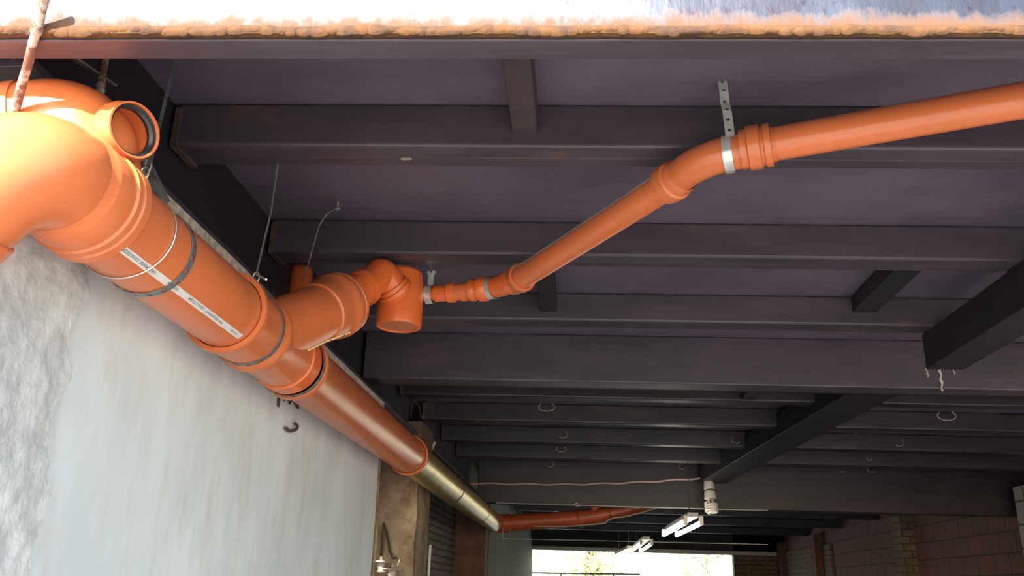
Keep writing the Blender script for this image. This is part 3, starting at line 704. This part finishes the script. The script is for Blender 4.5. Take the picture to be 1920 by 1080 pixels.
# curved perforated strap from a bolt on the deck down to the branch
b0 = atZ(634, 384, ZD-.004); b3 = atY(563, 535, 3.40)
hp = thing('perforated_hanger', 'thin curved perforated hanger bolted to the deck, bending down behind the tee branch', 'strap', b3)
cv = [atY(px_, py_, y_) for px_, py_, y_ in ((634, 386, 3.30), (612, 402, 3.31), (598, 424, 3.32), (588, 460, 3.34), (577, 498, 3.37), (564, 532, 3.41))]
cv[0] = atZ(640, 384, ZD-.02)
hanger('y', cv, .007, '', '', (1, -.3, 0), ZINC_DULL, .05, parent=hp, part='tape')
m = MB(); bb = atZ(633, 388, ZD-.025); m.lathe(bb+V((0, 0, -.012)), (0, 0, 1), [(0, .001), (0, .010), (.008, .010), (.008, .004), (.05, .004)], 12); m.build('bolt', ZINC, hp)

# ------------------------------------------------------------------ rusty rods at the left
def rod(pts, r, label, nz2=10):
    mb = MB(); pts = [V(p) for p in pts]; seq = []
    for p, q in zip(pts, pts[1:]):
        n = 24
        seq += [p.lerp(q, i/n) for i in range(n)]
    seq.append(pts[-1])
    mb.sweep([s_+V((.002*noise.noise(s_*20), 0, 0)) for s_ in seq], [r*(1+.10*noise.noise(s_*45)) for s_ in seq], 14)
    return mb.build('rusty_rod', RUSTROD, None, label, cat='rod')
t0 = atY(92, -30, 1.50); t1 = atY(22, 232, 1.72)
rod([t0, t1], .0105, 'rusty rod hanging in front of the silvery edge beam at top left')
m = MB(); mm_ = t0.lerp(t1, .30); m.lathe(mm_-(t1-t0).normalized()*.012, (t1-t0), [(0, .010), (.0, .0135), (.012, .015), (.024, .0135), (.024, .010)], 14); m.build('rod_collar', RUSTROD, None, 'small rusty collar on the front rod', cat='collar')
t0 = atZ(194, 112, ZD-.005) ; t0 = atY(196, 105, 2.0); t0.z = min(t0.z, ZD); t1 = atY(178, 240, 1.93)
rod([t0+(t0-t1)*.25, t1], .0125, 'second rusty rod, behind the open side socket')
# welded strips and angle in the top-left corner
q0, q1 = atY(60, 55, 1.60), atY(205, 155, 2.1)
m = MB(); m.bar(q0, q1, .05, .006, (.3, 0, 1)); m.build('steel_gusset', mat('brown_gusset', (.16, .115, .10), .7, var=.3, scale=12), None, 'thin brown steel brace slanting behind the rods at top left', .002, 'brace')
m = MB(); m.box((-2.6, 2.06, .9), (-1.60, 2.10, ZD-.01)); m.build('corner_plate', mat('purple_brown_steel', (.10, .075, .085), .6, var=.3, scale=5), None, 'dull steel plate in the top left corner behind the upper fitting', .003, 'plate')

# ------------------------------------------------------------------ wall marks
hk = MB(); wx = XW+.004
def onwall(px, py, off=.004): r_ = ray(px, py); return r_*((XW+off)/r_.x)
hk.sweep([onwall(px_, py_, .018) for px_, py_ in ((537, 803), (541, 808), (549, 808), (556, 805), (558, 799), (554, 794))], .008, 8)
hk.sweep([onwall(537, 803, .018), onwall(538, 806, -.01)], .008, 8)
hk.build('wall_hook', mat('dark_hook', (.07, .05, .04), .7), None, 'small dark hook sticking out of the plastered wall below the tee', cat='hook')
def wallpatch(poly, label, off=.006):
    n = len(poly); vs = [onwall(a_, b_, off) for a_, b_ in poly]+[onwall(a_, b_, -.004) for a_, b_ in poly]
    fs = [tuple(range(n))]+[tuple(range(n, 2*n))[::-1]]+[(i, (i+1) % n, n+(i+1) % n, n+i) for i in range(n)]
    mb = MB(); mb.add(vs, fs, False); return mb
m = wallpatch([(527, 736), (560, 742), (563, 752), (560, 768), (556, 766), (551, 756), (547, 753), (544, 759), (541, 757), (540, 752), (536, 750), (532, 753), (531, 746)], '')
m.build('dried_patch', PATCH, None, 'dark ragged patch on the plaster just under the pipe rim', cat='patch')
m = wallpatch([(522, 738), (526, 737), (524, 764), (520, 762)], ''); m.build('dried_streak', PATCH, None, 'narrow dark streak left of the ragged patch', cat='streak')

# ------------------------------------------------------------------ wires, insulators on the second pillar
ins_m = mat('dull_porcelain', (.34, .28, .23), .35, var=.2, scale=20)
def onpil(px, py, Y=7.255): return atY(px, py, Y)
wr = thing('bent_wire', 'dark wire folded to a peak on the front of the stained pillar', 'wire', onpil(720, 1060))
m = MB(); m.sweep([onpil(715, 1042), onpil(717, 1010), onpil(720, 980), onpil(725, 1000), onpil(731, 1034), onpil(737, 1047), onpil(746, 1045), onpil(748, 1050)], .010, 8); m.build('strand', mat('brown_wire', (.05, .03, .02), .7), wr)
m = MB(); m.sweep([onpil(737, 1044, 7.23), onpil(741, 1042, 7.23), onpil(747, 1045, 7.23), onpil(749, 1050, 7.23), onpil(745, 1060, 7.23)], .005, 8); m.build('loop', WIRE, wr)
def insul(px, py, r_, label):
    c_ = onpil(px, py, 7.12); t_ = thing('insulator', label, 'insulator', c_-V((0, 0, .1)))
    mb = MB(); mb.lathe(c_, (0, 0, -1), [(-.035, .001), (-.035, .012), (-.01, .014), (0, r_), (.008, r_+.002), (.014, r_*.9), (.02, r_*.45), (.07, r_*.35), (.075, r_*.6), (.085, r_*.55), (.09, .001)], 32); mb.build('porcelain_disc', ins_m, t_)
    return t_
insul(714, 1052, .095, 'left saucer-shaped insulator on the stained pillar')
insul(736, 1066, .082, 'right, lower saucer-shaped insulator on the stained pillar')
# loops of bar above the second pillar
m = MB(); m.sweep([atY(a_, b_, 7.6) for a_, b_ in ((770, 784), (772, 760), (778, 752), (786, 762), (790, 784))], .007, 8); m.build('rebar_loop', RUST, None, 'thin bar loop standing out of the top of the stained pillar', cat='rebar')
m = MB(); m.sweep([atY(748, 786, 7.5), atY(750, 745, 7.5)], .005, 8); m.build('rebar_stub', RUST, None, 'thin upright bar left of the loop on the stained pillar', cat='rebar')
m = MB(); m.bar(atY(810, 842, 7.9), atY(816, 829, 7.9), .018, .018); m.build('bright_chip', LABEL, None, 'tiny bright strip at the edge of the stained pillar just above the pipe', cat='chip')
a_ = atY(807, 1022, 8.0); b_ = a_
m = MB(); m.bar(a_, V((a_.x-.0, a_.y, -H)), .018, .018, (1, 0, 0)); m.build('pale_batten', LABEL, None, 'thin pale batten catching light behind the stained pillar', cat='batten')

# ------------------------------------------------------------------ hooks and wire marks under the deck
bpy.context.view_layer.update()
_dg = bpy.context.evaluated_depsgraph_get()
def surf(px, py, off=.004):
    d_ = ray(px, py).normalized(); ok, p_, n_, i_, o_, m_ = S.ray_cast(_dg, V((0, 0, H))+d_*4.6, d_)
    return (p_-V((0, 0, H)))-d_*off if ok else ray(px, py)*9
def hook_proto():
    mb = MB(); c_ = [V((0, 0, 0)), V((.0, -.012, -.02)), V((-.015, -.016, -.032)), V((-.04, -.016, -.034)), V((-.06, -.012, -.026))]
    mb.sweep([V((0, .0, .02))]+c_, .004, 8)
    for q in mb.v: q.z -= H
    o = mb.build('wire_hook', SCRAPE, None); 
    for v_ in o.data.vertices: v_.co = v_.co+V(o.location)
    return o
hp0 = hook_proto(); first = True
hooks = [(1063, 818, 8.9, 1, 'small wire hook on the far joists, above centre of the hanging cord'), (1372, 828, 8.9, -1, 'small wire hook above and right of the hanging spiral lamp'),
         (1692, 833, 8.9, 1, 'small wire hook left of the grey block pier, upper one'), (1038, 874, 10.1, 1, 'faint small hook directly below another hook, near centre'),
         (1273, 878, 10.1, -1, 'faint small hook just above the cord left of the spiral lamp'), (1583, 884, 10.1, 1, 'faint hook, lower left one of a pair on the right'),
         (1627, 884, 10.1, -1, 'faint hook, right one of the lower pair on the right')]
for px_, py_, Y_, s_, lab in hooks:
    o = hp0 if first else hp0.copy()
    if not first: COL.objects.link(o)
    first = False
    o.location = surf(px_, py_-7, -.004)+V((0, 0, H))-V((0, 0, .015)); o.scale = (s_*1.3, 1.3, 1.3)
    o['label'] = lab; o['category'] = 'hook'; o['group'] = 'small hooks below the far deck'
def wirering(px, py, Y, rx_, rz_, label):
    c_ = surf(px, py-rz_*100, .002); mb = MB(); mb.sweep([c_+V((rx_*math.cos(a), .0, rz_*math.sin(a)*(1 if math.sin(a) > 0 else .8))) for a in [PI*.75+i*.35 for i in range(15)]], .006, 8)
    return mb.build('wire_ring', SCRAPE, None, label, cat='wire', group='wire rings below the far deck')
wirering(1025, 768, 6.66, .075, .045, 'round wire ring behind the deep girder, near centre')
wirering(1775, 785, 7.7, .08, .05, 'faint wire ring behind the deep girder at far right')
wirering(1052, 846, 8.9, .06, .035, 'faint wire ring between two small hooks near centre')
wirering(1596, 814, 7.75, .05, .02, 'bright flattened wire ring right of the long black beam')
wirering(1630, 862, 8.9, .03, .02, 'tiny bright wire ring above the right pair of hooks')
# scraped spots on joists
def spot(px, py, Y, wx_, wz_, label):
    c_ = atY(px, py, Y); mb = MB(); vs = [c_+V((wx_*math.cos(a)*(1+.4*noise.noise(V((px, a*3, 0)))), -.002, wz_*math.sin(a)*(1+.6*noise.noise(V((py, a*4, 3)))))) for a in [2*PI*i/16 for i in range(16)]]
    vs += [v_+V((0, .004, 0)) for v_ in vs]
    mb.add(vs, [tuple(range(16))]+[(i, (i+1) % 16, 16+(i+1) % 16, 16+i) for i in range(16)]+[tuple(range(16, 32))[::-1]], False)
    return mb.build('weld_spatter', SCRAPE, None, label, cat='weld mark')
spot(976, 238, by(2.641, -.1), .014, .006, 'pale weld mark at the lower end of the brown spacer')
spot(762, 298, by(2.71, -.4), .022, .004, 'pale scraped mark under the first joist, left of centre')

# ------------------------------------------------------------------ hanging cord, thin wires, spiral lamp
lp_top = atY(1326, 893, 11.5)
cd = []
for i in range(41):
    t_ = i/40; px_ = 872+(1326-872)*t_; py_ = 906+3*math.sin(t_*2.2)-13*max(0, (t_-.35)/.65)**1.6+1.1*math.sin(t_*42)
    cd.append(atY(px_, py_, 11.5))
m = MB(); m.sweep(cd, .012, 6); m.build('twisted_cord', CORD, None, 'twisted pinkish cord strung along the far girder to the spiral lamp', cat='cord')
m = MB(); m.sweep([atY(930, 943, 11.3).lerp(atY(1440, 957, 11.3), i/10) for i in range(11)], .005, 6)
q = atY(1081, 946, 11.3); m.sweep([q+V((-.05, 0, -.01)), q+V((0, -.01, .02)), q+V((.05, 0, -.015)), q+V((-.02, 0, -.02)), q], .008, 6)
m.build('thin_wire', mat('pale_wire', (.42, .40, .35), .6), None, 'thin pale wire with a knot, stretched in front of the far red pipe', cat='wire')
m = MB(); m.sweep([atY(943, 990, 12.2), atY(943, 1010, 12.2)]+[atY(943, 1010, 12.2).lerp(atY(1440, 1021, 12.2), i/10) for i in range(11)], .005, 6)
m.build('thin_wire', mat('pale_wire_low', (.36, .36, .33), .6), None, 'lower thin wire stretched above the bright gateway', cat='wire')
lm = thing('spiral_lamp', 'unlit white spiral energy-saving lamp hanging at the end of the twisted cord', 'lamp', atY(1333, 967, 11.42))
ax_ = (atY(1334, 966, 11.42)-lp_top).normalized(); Lh = (atY(1334, 966, 11.42)-lp_top).length
def onax(t_): return lp_top+ax_*t_*Lh+V((0, -.06, 0))
m = MB(); m.lathe(onax(.10), ax_, [(0, .02), (.0, .045), (.04, .062), (Lh*.26, .070), (Lh*.27, .04)], 24); m.build('lamp_holder', WHITEP, lm)
m = MB(); m.sweep([onax(0)+V((-.02, 0, .01)), onax(.03)+V((.01, 0, 0)), onax(.07)+V((.015, 0, 0)), onax(.12)], [.03, .045, .04, .035], 10); m.build('cord_grip', WHITEP, lm)
m = MB(); m.lathe(onax(.42), ax_, [(0, .03), (0, .068), (Lh*.17, .078), (Lh*.18, .04)], 24); m.build('ballast', WHITEP, lm)
m = MB(); m.lathe(onax(.385), ax_, [(0, .03), (0, .060), (.025, .060), (.025, .03)], 24); m.build('screw_collar', ZINC_DULL, lm)
a1_ = ax_.orthogonal().normalized(); a2_ = ax_.cross(a1_); hx = []
for i in range(90):
    th = i*.30; tt_ = .70+.26*(i/89); rr = .070 if i < 80 else .070-(i-80)*.004
    hx.append(onax(tt_)+(a1_*math.cos(th)+a2_*math.sin(th))*rr)
m = MB(); m.sweep(hx, .017, 10)
for sg in (-1, 1): m.sweep([onax(.59)+a1_*.04*sg, onax(.72)+a1_*.045*sg], .016, 10)
m.build('spiral_tube', CFLG, lm, 'white spiral glass tube')

# fluorescent fixtures
def fluo(pa_, pb_, z_, label, n=2):
    p_ = atZ(*pa_, z_); q_ = atZ(*pb_, z_); t_ = thing('fluorescent_lamp', label, 'lamp', p_.lerp(q_, .5), 'fluorescent lamps along the black beam')
    d_ = (q_-p_).normalized(); s_ = d_.cross(V((0, 0, 1))).normalized()
    mb = MB(); mb.bar(p_+V((0, 0, .085)), q_+V((0, 0, .085)), .12, .05); mb.build('batten_housing', ZINC_DULL, t_, bev=.004)
    for k in range(n):
        o_ = s_*(.085 if k else -.085) if n > 1 else V((0, 0, 0))
        mb = MB(); mb.sweep([p_+o_+d_*.06, q_+o_-d_*.06], .026, 14); mb.build('tube', TUBE, t_, 'lit tube')
        for e_, sgn in ((p_, 1), (q_, -1)):
            mb = MB(); mb.box(e_+o_-V((.02, .03, .025)), e_+o_+V((.02, .03, .07))); mb.build('tube_holder', WHITEP, t_)
    for e_ in (p_.lerp(q_, .12), p_.lerp(q_, .88)):
        mb = MB(); mb.bar(e_+V((0, 0, .09)), V((e_.x, e_.y, ZD-.001)), .009, .009, (1, 0, 0)); mb.build('suspension_rod', BLACK, t_)
    return t_
fluo((1300, 980), (1256, 1003), .72, 'nearest lit twin-tube fluorescent lamp, right of the red pipe')
fluo((1212, 1019), (1192, 1034), .72, 'middle small lit fluorescent lamp above the gateway')
fluo((1182, 1036), (1158, 1046), .60, 'farthest fluorescent lamp, its end touching the top of the gateway', 1)

# ------------------------------------------------------------------ seen through the gateway
gr = thing('gate_railing', 'thin dark railing crossing the bright gateway', 'railing', (1.2, YF+2.5, -H))
q0, q1 = atY(990, 1074, YF+2.5), atY(1200, 1077, YF+2.5)
m = MB(); m.bar(q0, q1, .05, .05); m.build('top_rail', BLACK, gr)
for px_ in (1052, 1150):
    q = atY(px_, 1076, YF+2.5); m = MB(); m.bar(q, V((q.x, q.y, -H)), .04, .04, (1, 0, 0)); m.build('post', BLACK, gr)
def tree(base, h, spread, nl, label, seed):
    rnd = random.Random(seed); t_ = thing('leafy_tree', label, 'tree', base, 'trees beyond the gateway'); base = V(base)
    mb = MB(); tips = []
    top_ = base+V((rnd.uniform(-.4, .4), 0, h*.8)); mb.sweep(bezier(base, base+V((0, 0, h*.3)), top_-V((.3, 0, h*.2)), top_, 10), [.16-.011*i for i in range(11)], 10)
    for i in range(14):
        s_ = base.lerp(top_, rnd.uniform(.25, .95)); e_ = s_+V((rnd.uniform(-1, 1)*spread, rnd.uniform(-1, 1)*spread*.6, rnd.uniform(.1, .9)*spread*.6)); tips += [s_.lerp(e_, k_) for k_ in (.5, .75, 1)]
        mb.sweep(bezier(s_, s_.lerp(e_, .3)+V((0, 0, .2)), s_.lerp(e_, .7), e_, 6), [.05-.006*k_ for k_ in range(7)], 7)
    mb.build('trunk', BARK, t_)
    mb = MB()
    for i in range(nl):
        c_ = rnd.choice(tips)+V((rnd.gauss(0, .35), rnd.gauss(0, .35), rnd.gauss(0, .28))); a_ = V((rnd.uniform(-1, 1), rnd.uniform(-1, 1), rnd.uniform(-1, 1))).normalized(); b_ = a_.orthogonal().normalized(); l_ = rnd.uniform(.05, .10)
        mb.add([c_-a_*l_, c_+b_*l_*.45, c_+a_*l_, c_-b_*l_*.45], [(0, 1, 2, 3)], False)
    mb.build('foliage', LEAF, t_)
tree((.6, YF+7, -H), 4.2, 1.6, 2600, 'leafy tree beyond the gateway, left half of the opening', 3)
tree((5.2, YF+11, -H), 5.0, 2.2, 2200, 'paler tree farther beyond the right half of the gateway', 5)
